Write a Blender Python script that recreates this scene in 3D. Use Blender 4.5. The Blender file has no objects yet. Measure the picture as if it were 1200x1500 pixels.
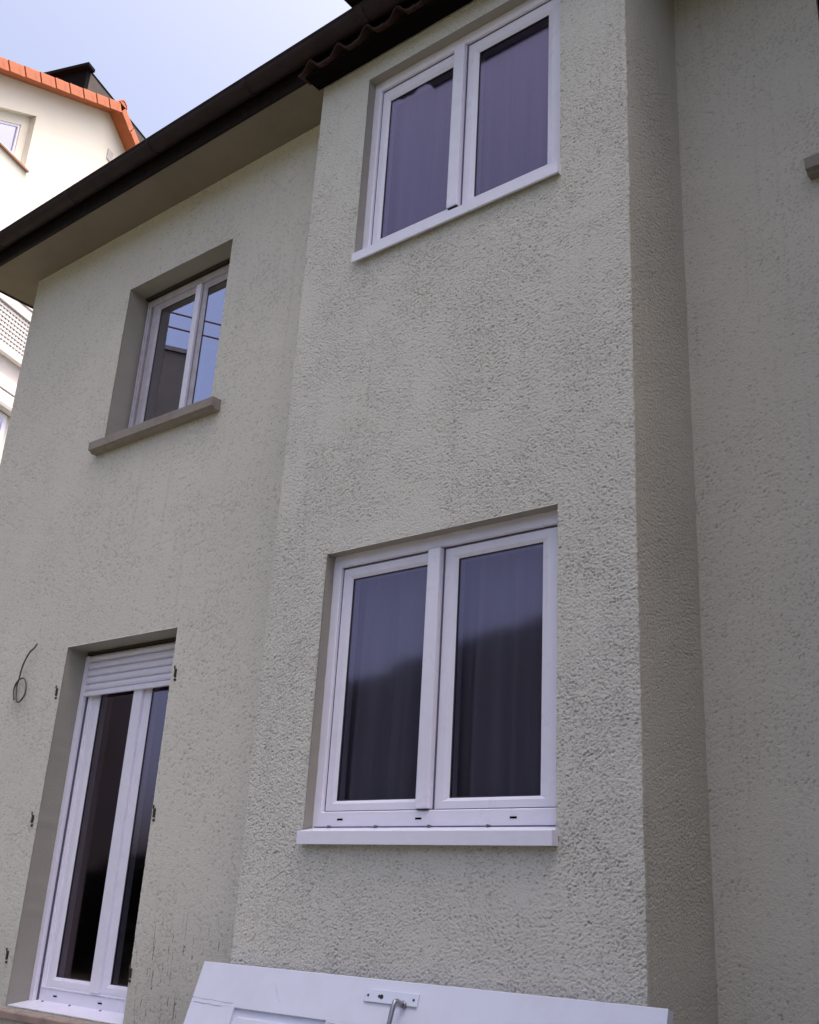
import bpy, bmesh, math, random
import numpy as np
from mathutils import Vector, Matrix

# ------------------------------------------------------------------ camera, light, exposure
S = bpy.context.scene
COL = S.collection
E = 1.2                                   # eye height above the ground
YAW, PITCH, ROLL, DIST, FPX = -0.70015, 0.36566, 0.05954, 3.4372, 1544.514

cam_d = bpy.data.cameras.new('camera'); cam = bpy.data.objects.new('camera', cam_d); COL.objects.link(cam)
fw = Vector((math.sin(YAW)*math.cos(PITCH), math.cos(YAW)*math.cos(PITCH), math.sin(PITCH)))
r0 = Vector((math.cos(YAW), -math.sin(YAW), 0)); u0 = r0.cross(fw)
cr, sr = math.cos(ROLL), math.sin(ROLL)
rt = r0*cr + u0*sr; up = u0*cr - r0*sr
m = Matrix((rt, up, -fw)).transposed().to_4x4(); m.translation = (0, -DIST, E)
cam.matrix_world = m
cam_d.sensor_fit = 'HORIZONTAL'; cam_d.sensor_width = 36; cam_d.lens = 36*FPX/1200
cam_d.clip_start = 0.05; cam_d.clip_end = 2000
S.camera = cam

SUN_EL, SUN_AZ = math.radians(71), math.radians(70)     # azimuth from +Y, clockwise
W = bpy.data.worlds.new('World'); S.world = W; W.use_nodes = True
nt = W.node_tree; nt.nodes.clear()
sky = nt.nodes.new('ShaderNodeTexSky'); sky.sky_type = 'NISHITA'; sky.sun_disc = False
sky.sun_elevation = SUN_EL; sky.sun_rotation = SUN_AZ; sky.dust_density = 7.0; sky.air_density = 0.48; sky.ozone_density = 0.3
bg = nt.nodes.new('ShaderNodeBackground'); bg.inputs['Strength'].default_value = 0.15
wo = nt.nodes.new('ShaderNodeOutputWorld')
nt.links.new(sky.outputs[0], bg.inputs[0]); nt.links.new(bg.outputs[0], wo.inputs[0])

sd = bpy.data.lights.new('sun', 'SUN'); sd.energy = 0.5; sd.angle = math.radians(8); sd.color = (1.0, 0.96, 0.92)
sun = bpy.data.objects.new('sun', sd); COL.objects.link(sun)
sdir = Vector((math.sin(SUN_AZ)*math.cos(SUN_EL), math.cos(SUN_AZ)*math.cos(SUN_EL), math.sin(SUN_EL)))
sun.rotation_euler = sdir.to_track_quat('Z', 'Y').to_euler()

S.view_settings.view_transform = 'Standard'; S.view_settings.look = 'None'
S.view_settings.exposure = 1.65; S.view_settings.gamma = 1.0; S.view_settings.use_curve_mapping = False

random.seed(7); RNG = np.random.default_rng(11)

# ------------------------------------------------------------------ measured places (metres, heights above the eye + E)
XL, XR, DC, DA, XA = -3.769, -1.761, 0.549, 0.222, -7.173
H = 4.656 + E

# ------------------------------------------------------------------ helpers
def new(name, bm, mat, parent=None, smooth=False):
    me = bpy.data.meshes.new(name); bm.normal_update(); bm.to_mesh(me); bm.free()
    return link(name, me, mat, parent, smooth)
def link(name, me, mat, parent=None, smooth=False):
    if mat: me.materials.append(mat)
    if smooth: me.shade_smooth()
    o = bpy.data.objects.new(name, me); COL.objects.link(o)
    if parent: o.parent = parent
    return o
def empty(name, loc=(0, 0, 0), rz=0, parent=None):
    o = bpy.data.objects.new(name, None); COL.objects.link(o)
    o.location = loc; o.rotation_euler = (0, 0, rz); o.empty_display_size = .2
    if parent: o.parent = parent
    return o
def tag(o, label, cat, group=None):
    o['label'] = label; o['category'] = cat
    if group: o['group'] = group
    return o
def box(bm, x0, x1, y0, y1, z0, z1, bev=0):
    b = bmesh.new()
    bmesh.ops.create_cube(b, size=1)
    for v in b.verts:
        v.co = Vector(((x0+x1)/2 + v.co.x*(x1-x0), (y0+y1)/2 + v.co.y*(y1-y0), (z0+z1)/2 + v.co.z*(z1-z0)))
    if bev: bmesh.ops.bevel(b, geom=b.edges[:], offset=bev, segments=2, affect='EDGES', profile=.6)
    merge(bm, b)
def merge(bm, b):
    me = bpy.data.meshes.new('t'); b.to_mesh(me); b.free(); bm.from_mesh(me); bpy.data.meshes.remove(me)
def bx(name, mat, parent, *a, bev=0):
    bm = bmesh.new(); box(bm, *a, bev=bev); return new(name, bm, mat, parent)
def extrude_x(bm, prof, x0, x1):
    """closed profile of (y, z) run along x"""
    n = len(prof)
    a = [bm.verts.new((x0, p[0], p[1])) for p in prof]; b = [bm.verts.new((x1, p[0], p[1])) for p in prof]
    for i in range(n): bm.faces.new((a[i], a[(i+1) % n], b[(i+1) % n], b[i]))
    bm.faces.new(list(reversed(a))); bm.faces.new(b)
    bmesh.ops.recalc_face_normals(bm, faces=bm.faces[:])
def ring(bm, x0, x1, z0, z1, w, y0, y1, slope=0.0, bev=.003, wb=None, wt=None):
    """a mitred rectangular frame; front face at y0 (towards the viewer), back at y1; slope pushes the inner edge back"""
    wl = w; wb = w if wb is None else wb; wt = w if wt is None else wt
    O = [(x0, z0), (x1, z0), (x1, z1), (x0, z1)]
    I = [(x0+wl, z0+wb), (x1-wl, z0+wb), (x1-wl, z1-wt), (x0+wl, z1-wt)]
    M = [(x0+wl*.72, z0+wb*.72), (x1-wl*.72, z0+wb*.72), (x1-wl*.72, z1-wt*.72), (x0+wl*.72, z1-wt*.72)] if slope else None
    b = bmesh.new()
    loops = [([(p, y1) for p in O])]
    e = bev
    Oi = [(x0+e, z0+e), (x1-e, z0+e), (x1-e, z1-e), (x0+e, z1-e)]
    loops.append([(p, y0+e) for p in O]); loops.append([(p, y0) for p in Oi])
    if slope:
        loops.append([(p, y0) for p in M]); loops.append([(p, y0+slope) for p in I])
    else:
        Ii = [(I[0][0]-e, I[0][1]-e), (I[1][0]+e, I[1][1]-e), (I[2][0]+e, I[2][1]+e), (I[3][0]-e, I[3][1]+e)]
        loops.append([(p, y0) for p in Ii]); loops.append([(p, y0+e) for p in I])
    loops.append([(p, y1) for p in I])
    V = [[b.verts.new((p[0], y, p[1])) for p, y in L] for L in loops]
    for k in range(len(V)):
        A, B = V[k], V[(k+1) % len(V)]
        for i in range(4): b.faces.new((A[i], A[(i+1) % 4], B[(i+1) % 4], B[i]))
    bmesh.ops.recalc_face_normals(b, faces=b.faces[:])
    merge(bm, b)
def tube(bm, pts, r, n=8, caps=True):
    pts = [Vector(p) for p in pts]; rings = []
    nrm = None
    for i, p in enumerate(pts):
        t = (pts[min(i+1, len(pts)-1)] - pts[max(i-1, 0)]).normalized()
        if nrm is None:
            nrm = t.orthogonal().normalized()
        nrm = (nrm - t*nrm.dot(t)).normalized(); bn = t.cross(nrm)
        rr = r[i] if isinstance(r, (list, tuple)) else r
        rings.append([bm.verts.new(p + (nrm*math.cos(2*math.pi*k/n) + bn*math.sin(2*math.pi*k/n))*rr) for k in range(n)])
    for a, b in zip(rings, rings[1:]):
        for k in range(n): bm.faces.new((a[k], a[(k+1) % n], b[(k+1) % n], b[k]))
    if caps: bm.faces.new(list(reversed(rings[0]))); bm.faces.new(rings[-1])

# ------------------------------------------------------------------ materials
def mat(name, col, rough=.6, metal=0.0, spec=.5):
    M = bpy.data.materials.new(name); M.use_nodes = True
    p = M.node_tree.nodes['Principled BSDF']
    p.inputs['Base Color'].default_value = (*col, 1); p.inputs['Roughness'].default_value = rough
    p.inputs['Metallic'].default_value = metal; p.inputs['Specular IOR Level'].default_value = spec
    return M
class NT:
    def __init__(s, M): s.t = M.node_tree; s.p = s.t.nodes['Principled BSDF']
    def n(s, k, **kw):
        o = s.t.nodes.new('ShaderNode'+k)
        for a, v in kw.items(): setattr(o, a, v)
        return o
    def l(s, a, b): s.t.links.new(a, b)
    def math(s, op, a, b=None, c=None):
        o = s.n('Math', operation=op)
        for i, v in enumerate((a, b, c)):
            if v is None: continue
            if isinstance(v, (int, float)): o.inputs[i].default_value = v
            else: s.l(v, o.inputs[i])
        return o.outputs[0]
    def noise(s, vec, scale, detail=3, rough=.55, dist=0):
        o = s.n('TexNoise'); o.inputs['Scale'].default_value = scale; o.inputs['Detail'].default_value = detail
        o.inputs['Roughness'].default_value = rough; o.inputs['Distortion'].default_value = dist
        s.l(vec, o.inputs['Vector']); return o.outputs['Fac']
    def ramp(s, v, a, b, ca=0.0, cb=1.0):
        o = s.n('MapRange'); o.inputs[1].default_value = a; o.inputs[2].default_value = b
        o.inputs[3].default_value = ca; o.inputs[4].default_value = cb; s.l(v, o.inputs[0]); return o.outputs[0]
    def mix(s, f, a, b):
        o = s.n('Mix', data_type='RGBA')
        if isinstance(f, (int, float)): o.inputs[0].default_value = f
        else: s.l(f, o.inputs[0])
        for i, v in ((6, a), (7, b)):
            if isinstance(v, tuple): o.inputs[i].default_value = (*v, 1)
            else: s.l(v, o.inputs[i])
        return o.outputs[2]
    def scaled(s, vec, sc, rot=(0, 0, 0)):
        o = s.n('Mapping'); o.inputs['Scale'].default_value = sc; o.inputs['Rotation'].default_value = rot; s.l(vec, o.inputs[0]); return o.outputs[0]
    def bump(s, h, strength, dist):
        o = s.n('Bump'); o.inputs['Strength'].default_value = strength; o.inputs['Distance'].default_value = dist
        s.l(h, o.inputs['Height']); s.l(o.outputs[0], s.p.inputs['Normal'])

def stucco(name, ca, cb, cd, grain=1.0, stains=True):
    M = mat(name, ca, .93, spec=.2); t = NT(M)
    co = t.n('TexCoord').outputs['Object']
    big = t.noise(co, .9, 4, .6); mid = t.noise(co, 5, 3)
    c = t.mix(t.ramp(big, .3, .7), ca, cb)
    c = t.mix(t.math('MULTIPLY', t.ramp(mid, .35, .75), .45), c, cb)
    # fine dark specks scattered over the render
    fine = t.noise(co, 105, 3, .65, .4)
    c = t.mix(t.math('MULTIPLY', t.ramp(fine, .60, .78), .42*grain), c, cd)
    spk = t.noise(t.scaled(co, (1, 1, .75)), 150, 2, .6)
    c = t.mix(t.math('MULTIPLY', t.ramp(spk, .66, .74), .5*grain), c, cd)
    at = t.n('Attribute', attribute_name='hollow'); c = t.mix(t.math('MULTIPLY', at.outputs['Fac'], .75), c, cd)      # trowel marks darkened, their shade put into the colour
    if stains:
        sep = t.n('SeparateXYZ'); t.l(co, sep.inputs[0])
        z = sep.outputs[2]
        st = t.noise(t.scaled(co, (22, 22, .7)), 1, 3, .6)
        c = t.mix(t.math('MULTIPLY', t.ramp(st, .58, .8), .22), c, cd)                # long faint rain streaks
        sc = t.noise(t.scaled(co, (115, 115, 9)), 1, 1, .5)                             # thin vertical scuffs
        scm = t.math('MULTIPLY', t.math('MULTIPLY', t.ramp(z, E+.02, E-.25), t.ramp(sep.outputs[0], -4.8, -4.6)), t.ramp(sep.outputs[0], -3.3, -3.8))
        c = t.mix(t.math('MULTIPLY', t.ramp(sc, .685, .72), scm), c, (.03, .03, .03))
        low = t.ramp(z, E-.05, E-.6)                                                  # splash dirt low on the wall
        lowp = t.math('MULTIPLY', t.ramp(big, .3, .6), low)
        c = t.mix(t.math('MULTIPLY', lowp, .4), c, cd)
    t.l(c, t.p.inputs['Base Color'])
    h = t.math('ADD', t.math('MULTIPLY', fine, .6), t.math('MULTIPLY', t.noise(co, 320, 2), .45))
    t.bump(h, .85*grain, .008)
    return M
M_bay = stucco('rough_render', (.70, .68, .62), (.635, .62, .57), (.31, .30, .27))
M_wall = stucco('fine_render', (.70, .67, .60), (.635, .61, .55), (.31, .30, .27), 1.0)
M_reveal_shade = stucco('shaded_reveal_render', (.37, .35, .31), (.31, .295, .265), (.2, .18, .155), .5, False)  # darker copy of the wall render: shade of the recesses put into the colour
def soft_paint(name, ca, cb, rough=.4, bump=.15, dirt=.5, scale=9):
    M = mat(name, ca, rough); t = NT(M); co = t.n('TexCoord').outputs['Object']
    n = t.noise(co, scale, 5, .65); c = t.mix(t.math('MULTIPLY', t.ramp(n, .45, .8), dirt), ca, cb)
    t.l(c, t.p.inputs['Base Color']); t.l(t.ramp(n, .3, .8, rough-.08, rough+.15), t.p.inputs['Roughness'])
    t.bump(t.noise(co, 160, 2), bump, .001); return M
M_pvc = soft_paint('white_pvc', (.80, .78, .90), (.66, .64, .73), .32, .08, .4)
M_pvc_old = soft_paint('old_white_pvc', (.47, .44, .50), (.27, .25, .27), .4, .12, .6, 14)
M_alu = soft_paint('white_aluminium', (.80, .79, .92), (.66, .64, .73), .35, .05, .35)
M_door = soft_paint('old_white_lacquer', (.66, .68, .82), (.56, .57, .66), .38, .3, .5, 5)
M_slotb = mat('dark_brown_slot', (.045, .036, .030), .9)
M_seal_shade = mat('grey_violet_seal_and_shade', (.10, .095, .15), .6)  # for seals, and for strips that paint in shadow lines
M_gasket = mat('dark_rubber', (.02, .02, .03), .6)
M_slot = mat('black_void', (.006, .005, .005), .95, spec=.02)
M_stone = soft_paint('cast_stone', (.27, .235, .21), (.17, .15, .135), .85, .5, .8, 12)
M_ledge = soft_paint('red_brown_stone', (.36, .27, .23), (.17, .15, .13), .85, .6, .9, 10)
M_fascia = soft_paint('dark_stained_board', (.011, .007, .007), (.007, .005, .005), .75, .4, .8, 20)
M_gutter = soft_paint('brown_gutter', (.030, .019, .021), (.018, .012, .013), .6, .1, .7, 8)
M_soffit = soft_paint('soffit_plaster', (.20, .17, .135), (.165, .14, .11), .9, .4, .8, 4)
M_tile = soft_paint('brown_clay_tile', (.046, .024, .020), (.026, .016, .014), .8, .5, .8, 25)
M_iron = mat('rusty_iron', (.035, .025, .022), .8)
M_steel = mat('brushed_steel', (.55, .54, .58), .3, .9)
M_steel_d = mat('worn_steel', (.30, .30, .33), .38, .9)
M_cable = mat('grey_cable', (.09, .085, .08), .6)
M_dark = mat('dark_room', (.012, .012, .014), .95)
M_cream = soft_paint('cream_render', (.70, .66, .59), (.65, .61, .55), .9, .3, .6, 1.2)
M_white = soft_paint('white_render', (.76, .72, .71), (.68, .65, .65), .85, .3, .5, 2)
M_orange = soft_paint('orange_clay_tile', (.50, .15, .062), (.34, .10, .05), .7, .3, .8, 6)
M_orange_b = soft_paint('orange_verge_board', (.50, .14, .05), (.42, .11, .045), .6, .2, .6, 6)
M_slate = soft_paint('dark_slate', (.035, .032, .035), (.02, .02, .02), .6, .3, .6, 8)
M_cap = mat('black_felt', (.008, .008, .009), .95, spec=.05)
M_box = soft_paint('brown_cladding', (.062, .050, .045), (.05, .042, .04), .8, .2, .6, 4)
M_cheek = soft_paint('grey_cladding', (.13, .115, .11), (.10, .09, .088), .7, .2, .6, 4)
M_mesh = soft_paint('light_grey_mesh', (.62, .59, .58), (.5, .48, .47), .6, .2, .5, 9)
M_mesh_bk = mat('mesh_backing', (.44, .42, .42), .8)
M_grey = soft_paint('grey_concrete', (.47, .44, .43), (.38, .36, .36), .85, .3, .7, 5)
def glass(name, refl=(.96, .80, 1.0), trans=(.60, .60, .63), base=.085, gain=.7, rough=.06):
    M = bpy.data.materials.new(name); M.use_nodes = True; t = M.node_tree; t.nodes.clear()
    fr0 = t.nodes.new('ShaderNodeLayerWeight'); fr0.inputs[0].default_value = .5; fr = t.nodes.new('ShaderNodeMath'); fr.operation = 'POWER'; fr.inputs[1].default_value = 3; t.links.new(fr0.outputs['Facing'], fr.inputs[0])
    mr = t.nodes.new('ShaderNodeMath'); mr.operation = 'MULTIPLY_ADD'; mr.inputs[1].default_value = gain; mr.inputs[2].default_value = base; mr.use_clamp = True
    g = t.nodes.new('ShaderNodeBsdfGlossy'); g.inputs['Roughness'].default_value = rough; g.inputs['Color'].default_value = (*refl, 1)
    tr = t.nodes.new('ShaderNodeBsdfTransparent'); tr.inputs[0].default_value = (*trans, 1)
    mx = t.nodes.new('ShaderNodeMixShader'); o = t.nodes.new('ShaderNodeOutputMaterial')
    t.links.new(fr.outputs[0], mr.inputs[0]); t.links.new(mr.outputs[0], mx.inputs[0]); t.links.new(tr.outputs[0], mx.inputs[1]); t.links.new(g.outputs[0], mx.inputs[2]); t.links.new(mx.outputs[0], o.inputs[0])
    return M
M_glass = glass('window_glass')
M_glass_far = glass('far_glass', (.8, .8, 1), (.3, .3, .4), .45, 1.5, 0)
M_glass_old = glass('old_glass', (.82, .82, 1), (.5, .5, .5), .34, 1.6, 0)
for M_ in (M_fascia, M_gutter, M_tile): M_.node_tree.nodes['Principled BSDF'].inputs['Specular IOR Level'].default_value = .2
def fabric(name, a, b):
    M = mat(name, a, .9); t = NT(M); co = t.n('TexCoord').outputs['Object']
    c = t.mix(t.ramp(t.noise(t.scaled(co, (14, 14, .6)), 1, 3), .3, .7), a, b); t.l(c, t.p.inputs['Base Color'])
    t.bump(t.noise(co, 400, 1), .2, .001); return M
M_curt_up = fabric('violet_curtain', (.50, .38, .62), (.30, .26, .46))
M_curt_lo = fabric('grey_curtain', (.62, .60, .66), (.45, .44, .50))

# ------------------------------------------------------------------ rendered (stuccoed) surfaces as real relief
def vnoise(U, V, cell, seed):
    g = np.random.default_rng(seed)
    a = U/cell; b = V/cell
    a -= a.min(); b -= b.min()
    L = g.random((int(a.max())+3, int(b.max())+3))
    i = a.astype(int); j = b.astype(int); fa = a-i; fb = b-j
    fa = fa*fa*(3-2*fa); fb = fb*fb*(3-2*fb)
    return (L[i, j]*(1-fa)+L[i+1, j]*fa)*(1-fb) + (L[i, j+1]*(1-fa)+L[i+1, j+1]*fa)*fb
def relief(us, vs, amp, dash_per_m2, seed, dash=(.010, .030), depth=.0035):
    """height (inwards positive) of trowelled rough render on the grid us x vs"""
    U, V = np.meshgrid(us, vs, indexing='ij')
    h = (vnoise(U, V, .22, seed)*2.0 + vnoise(U, V, .06, seed+1)*.8 + vnoise(U, V, .022, seed+2)*.5 + vnoise(U, V, .0095, seed+3)*1.1 + vnoise(U, V, .0055, seed+4)*1.2)*amp
    g = np.random.default_rng(seed+9)
    area = (us[-1]-us[0])*(vs[-1]-vs[0]); n = int(area*dash_per_m2)
    dirf = vnoise(U, V, .45, seed+5); den = vnoise(U, V, .30, seed+6)*.6 + vnoise(U, V, .1, seed+7)*.4
    for _ in range(n):
        cu = us[0] + g.random()*(us[-1]-us[0]); cv = vs[0] + g.random()*(vs[-1]-vs[0])
        iu = np.searchsorted(us, cu); iv = np.searchsorted(vs, cv)
        iu = min(iu, len(us)-1); iv = min(iv, len(vs)-1)
        if g.random() > (den[iu, iv]-.04)*1.5: continue
        L = dash[0] + g.random()**2*(dash[1]-dash[0]); wd = .0015+g.random()*.0015
        an = (dirf[iu, iv]-.35)*2.2 + g.normal()*.35
        i0, i1 = np.searchsorted(us, [cu-L*1.3, cu+L*1.3]); j0, j1 = np.searchsorted(vs, [cv-L*1.3, cv+L*1.3])
        if i1-i0 < 2 or j1-j0 < 2: continue
        a = U[i0:i1, j0:j1]-cu; b = V[i0:i1, j0:j1]-cv
        p = a*math.cos(an)+b*math.sin(an); q = -a*math.sin(an)+b*math.cos(an) + 14*p*p*g.normal()*.3
        dp = depth*(.5+g.random()*.7)
        h[i0:i1, j0:j1] += dp*np.exp(-(p/(L*.55))**2-(q/wd)**2) - .38*dp*np.exp(-(p/(L*.6))**2-((q-wd*1.9)/(wd*1.2))**2)
    return h
def axis(breaks, step):
    out = []
    for a, b in zip(breaks, breaks[1:]):
        n = max(1, int(round((b-a)/step))); out.append(np.linspace(a, b, n, endpoint=False))
    return np.concatenate(out+[np.array([breaks[-1]])])
def wall_x(name, mt, parent, x0, x1, z0, z1, y, holes, step, h, hfun=None, reveal=.15, corner=None):
    """wall facing -Y from x0..x1, z0..z1 at depth y with rectangular holes, each with its reveals"""
    bxs = sorted({x0, x1, *[v for q in holes for v in q[:2]]}); bzs = sorted({z0, z1, *[v for q in holes for v in q[2:]]})
    us = axis(bxs, step); vs = axis(bzs, step)
    hh = h(us, vs)
    hh = hh - hh.mean()
    nu, nv = len(us), len(vs)
    X, Z = np.meshgrid(us, vs, indexing='ij'); Y = y + hh
    if corner:          # ragged arris: the outer corner wears in x as well
        k = np.exp(-(x1-X)/.012); j = (vnoise(X*0+0, Z, .016, 77)-.5)*.007 + (vnoise(X*0, Z, .007, 78)-.5)*.004 + (vnoise(X*0, Z, .25, 79)-.5)*.006
        X = X + j*k; Y = Y + .003*k
    co = np.stack([X, Y, Z], -1).reshape(-1, 3)
    i, j = np.meshgrid(np.arange(nu-1), np.arange(nv-1), indexing='ij')
    cx = (us[:-1]+us[1:])/2; cz = (vs[:-1]+vs[1:])/2
    keep = np.ones((nu-1, nv-1), bool)
    for (a, b, c, d) in holes:
        keep[np.ix_((cx > a) & (cx < b), (cz > c) & (cz < d))] = False
    i = i[keep]; j = j[keep]
    f = np.stack([i*nv+j, (i+1)*nv+j, (i+1)*nv+j+1, i*nv+j+1], -1)
    verts = [co]; faces = [f]; base = len(co)
    nf0 = len(f); nrv = 0
    for (a, b, c, d) in holes:
        ia, ib = np.argmin(abs(us-a)), np.argmin(abs(us-b)); ja, jb = np.argmin(abs(vs-c)), np.argmin(abs(vs-d))
        idx = [(q, ja) for q in range(ia, ib)] + [(ib, q) for q in range(ja, jb)] + [(q, jb) for q in range(ib, ia, -1)] + [(ia, q) for q in range(jb, ja, -1)]
        front = np.array([p*nv+q for p, q in idx]); pf = co[front].copy()
        # soft rounded arris, then back
        n = len(idx); nx = np.roll(np.arange(n), -1); prev = front
        cu, cv = (a+b)/2, (c+d)/2; al = np.arange(n)*step
        for dep in [.007] + list(np.linspace(.02, reveal, 5)):
            bk = pf.copy(); bk[:, 1] = y + dep
            if dep < reveal:            # hand-trowelled reveals are never quite flat
                k = (vnoise(al+0, al*0+dep, .05, 91)-.5)*.003
                bk[:, 0] += np.where(abs(pf[:, 0]-cu) > (b-a)/2-.012, k, 0)*np.sign(cu-pf[:, 0]); bk[:, 2] += np.where(abs(pf[:, 2]-cv) > (d-c)/2-1e-4, k, 0)
            verts.append(bk); nb = base + np.arange(n); base += n
            faces.append(np.stack([prev, nb, nb[nx], prev[nx]], -1)); prev = nb
    V = np.concatenate(verts); F = np.concatenate(faces)
    me = mesh_np(name, V, F)
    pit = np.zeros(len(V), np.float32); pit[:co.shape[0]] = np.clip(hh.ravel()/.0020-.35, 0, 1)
    me.materials.append(mt); me.materials.append(M_reveal_shade)
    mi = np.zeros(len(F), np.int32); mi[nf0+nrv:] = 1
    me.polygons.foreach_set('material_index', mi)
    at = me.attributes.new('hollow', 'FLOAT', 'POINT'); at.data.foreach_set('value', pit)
    return link(name, me, None, parent), (us, vs, X, Y, Z)
def mesh_np(name, V, F):
    me = bpy.data.meshes.new(name)
    me.vertices.add(len(V)); me.vertices.foreach_set('co', V.astype(np.float32).ravel())
    me.loops.add(F.size); me.loops.foreach_set('vertex_index', F.astype(np.int32).ravel())
    me.polygons.add(len(F)); me.polygons.foreach_set('loop_start', np.arange(0, F.size, 4, dtype=np.int32))
    me.update(calc_edges=True); me.validate(); me.shade_smooth(); return me
def grid_surface(P):
    nu, nv, _ = P.shape
    i, j = np.meshgrid(np.arange(nu-1), np.arange(nv-1), indexing='ij'); i = i.ravel(); j = j.ravel()
    return P.reshape(-1, 3), np.stack([i*nv+j, (i+1)*nv+j, (i+1)*nv+j+1, i*nv+j+1], -1)

# ------------------------------------------------------------------ ground
bm = bmesh.new(); box(bm, -400, 400, -400, 400, -.3, 0)
M_gr = mat('lawn_soil', (.09, .10, .05), .95); t = NT(M_gr); co = t.n('TexCoord').outputs['Object']
t.l(t.mix(t.ramp(t.noise(co, 1.5, 5), .35, .65), (.07, .09, .035), (.15, .13, .10)), t.p.inputs['Base Color'])
g = new('ground', bm, M_gr); g['kind'] = 'structure'
bm = bmesh.new(); box(bm, -9, 4, -2.6, 0.9, -.05, .004)
M_pv = mat('terrace_concrete', (.15, .148, .14), .9); g = new('pavement', bm, M_pv); g['kind'] = 'structure'

# ------------------------------------------------------------------ the house
house = tag(empty('house', (0, 0, 0)), 'grey rendered house filling the photo, with a rough stuccoed bay, white windows and dark gutter', 'house')
LOW = (-3.396, -2.110, .319+E, 1.601+E); UPW = (-3.392, -2.110, 3.289+E, 4.502+E)
WA = (-5.825, -4.737, 2.872+E, 4.089+E); DO = (-5.824, -4.754, -.590+E, 1.460+E)
WC = (-1.051, .25, 3.215+E, 4.42+E)

hb = lambda us, vs: relief(us, vs, .0007, 24000, 3, dash=(.0025, .0085), depth=.0031)
bay, (us, vs, BX, BY, BZ) = wall_x('bay_wall', M_bay, house, XL, XR, E-.42, H+.05, 0, [LOW, UPW], .0037, hb, reveal=.11, corner=True)
bx('bay_wall', M_bay, house, XL, XR-.004, .004, DA, 0, E-.4205)
# outer left cheek of the bay, right return
bx('bay_side', M_wall, house, XL+.001, XL+.02, .006, DA+.02, E-.42, H+.04)
ys = np.concatenate([[0], np.linspace(.006, DC+.01, 92)]); yy, zz = np.meshgrid(ys, vs, indexing='ij')
hr = relief(ys, vs, .0008, 12000, 73, dash=(.003, .010), depth=.0032); hr -= hr.mean()
P = np.stack([XR-hr, yy, zz], -1); P[0, :, 0] = BX[-1]; P[0, :, 1] = BY[-1]; P[0, :, 2] = BZ[-1]
link('bay_return', mesh_np('bay_return', *grid_surface(P)), M_wall, house)
bx('bay_return', M_wall, house, XR-.03, XR-.001, .03, DC+.01, 0, E-.4205)

hw = lambda us, vs: relief(us, vs, .0008, 8500, 23, dash=(.004, .012), depth=.0036)
wall_x('left_wall', M_wall, house, XA, XL+.015, DO[2]-.1, H, DA, [WA, DO], .0074, hw, reveal=.26)
bx('left_wall', M_wall, house, XA, XL, DA+.003, DA+.26, .004, DO[2]-.1005)
hc = lambda u, v: relief(u, v, .0007, 12000, 43, dash=(.003, .010), depth=.0032)
wall_x('right_wall', M_wall, house, XR-.01, -.86, E-.5, H, DC, [(WC[0], -.8601, WC[2], WC[3])], .0058, hc, reveal=.16)
wall_x('right_wall', M_wall, house, -.86, 5.5, E-.5, H, DC, [(-.8599, WC[1], WC[2], WC[3])], .03, lambda u, v: np.zeros((len(u), len(v))), reveal=.16)
bx('right_wall', M_wall, house, XR-.01, 5.5, DC+.003, DC+.16, .004, E-.5005)
# solid body of the house behind the skins (also keeps the rooms dark)
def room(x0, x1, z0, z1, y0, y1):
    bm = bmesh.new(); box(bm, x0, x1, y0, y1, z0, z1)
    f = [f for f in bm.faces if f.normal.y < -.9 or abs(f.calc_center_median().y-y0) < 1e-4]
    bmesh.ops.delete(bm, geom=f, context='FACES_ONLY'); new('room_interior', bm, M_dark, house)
room(LOW[0]-.25, LOW[1]+.22, LOW[2]-.3, LOW[3]+.3, .12, 2.4)
room(UPW[0]-.25, UPW[1]+.22, UPW[2]-.3, UPW[3]+.02, .12, 2.4)
room(WA[0]-.3, WA[1]+.3, WA[2]-.3, WA[3]+.3, DA+.27, 2.8)
room(DO[0]-.3, DO[1]+.3, DO[2]-.05, DO[3]+.3, DA+.27, 2.8)
room(WC[0]-.3, WC[1]+.3, WC[2]-.3, WC[3]+.1, DC+.17, 2.8)
blocker = empty('sky_blocker', (0, 0, 0), 0, house)  # invented out-of-view wing, added to block sky light from return and right wall
bx('sky_blocker_wall', M_cheek, blocker, .5, 5.5, -2.3, DC-.002, .004, H-.05)
bx('sky_blocker_roof', M_fascia, blocker, .3, 5.9, -2.6, -.12, H-.049, H+.1)
bx('gable_wall', M_wall, house, XA, XA+.03, DA+.015, 8.2, .004, H)
bx('rear_wall', M_wall, house, XA, 5.5, 8.2, 8.3, .004, H)
bx('end_wall', M_wall, house, 5.47, 5.5, DC+.02, 8.2, .004, H)

# ------------------------------------------------------------------ eaves: soffit, fascia, gutter, tiles
XV = -7.566                    # outer end of the overhang past the gable
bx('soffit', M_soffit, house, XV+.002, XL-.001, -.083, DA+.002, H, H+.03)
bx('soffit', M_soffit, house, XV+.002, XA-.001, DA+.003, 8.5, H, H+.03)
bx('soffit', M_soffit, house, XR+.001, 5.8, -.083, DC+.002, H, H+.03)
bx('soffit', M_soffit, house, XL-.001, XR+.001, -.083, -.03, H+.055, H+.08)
bx('fascia', M_fascia, house, XV, 5.8, -.108, -.084, H-.004, H+.16, bev=.003)
bx('verge_board', M_fascia, house, XV-.026, XV-.001, -.108, 8.5, H-.004, H+.16)
gut = bmesh.new()
R_, gy, gz = .066, -.182, H+.136
prof = []
for k in range(15):
    a = math.pi*(1+k/14); prof.append((gy+R_*math.cos(a), gz+R_*math.sin(a)))
prof = [(gy-R_-.006, gz+.006), (gy-R_-.010, gz-.002)] + prof[1:] + [(gy+R_, gz+.02)]
inner = [(p[0]+(.003 if p[0] < gy else -.003), p[1]+.004) for p in reversed(prof)]
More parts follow.
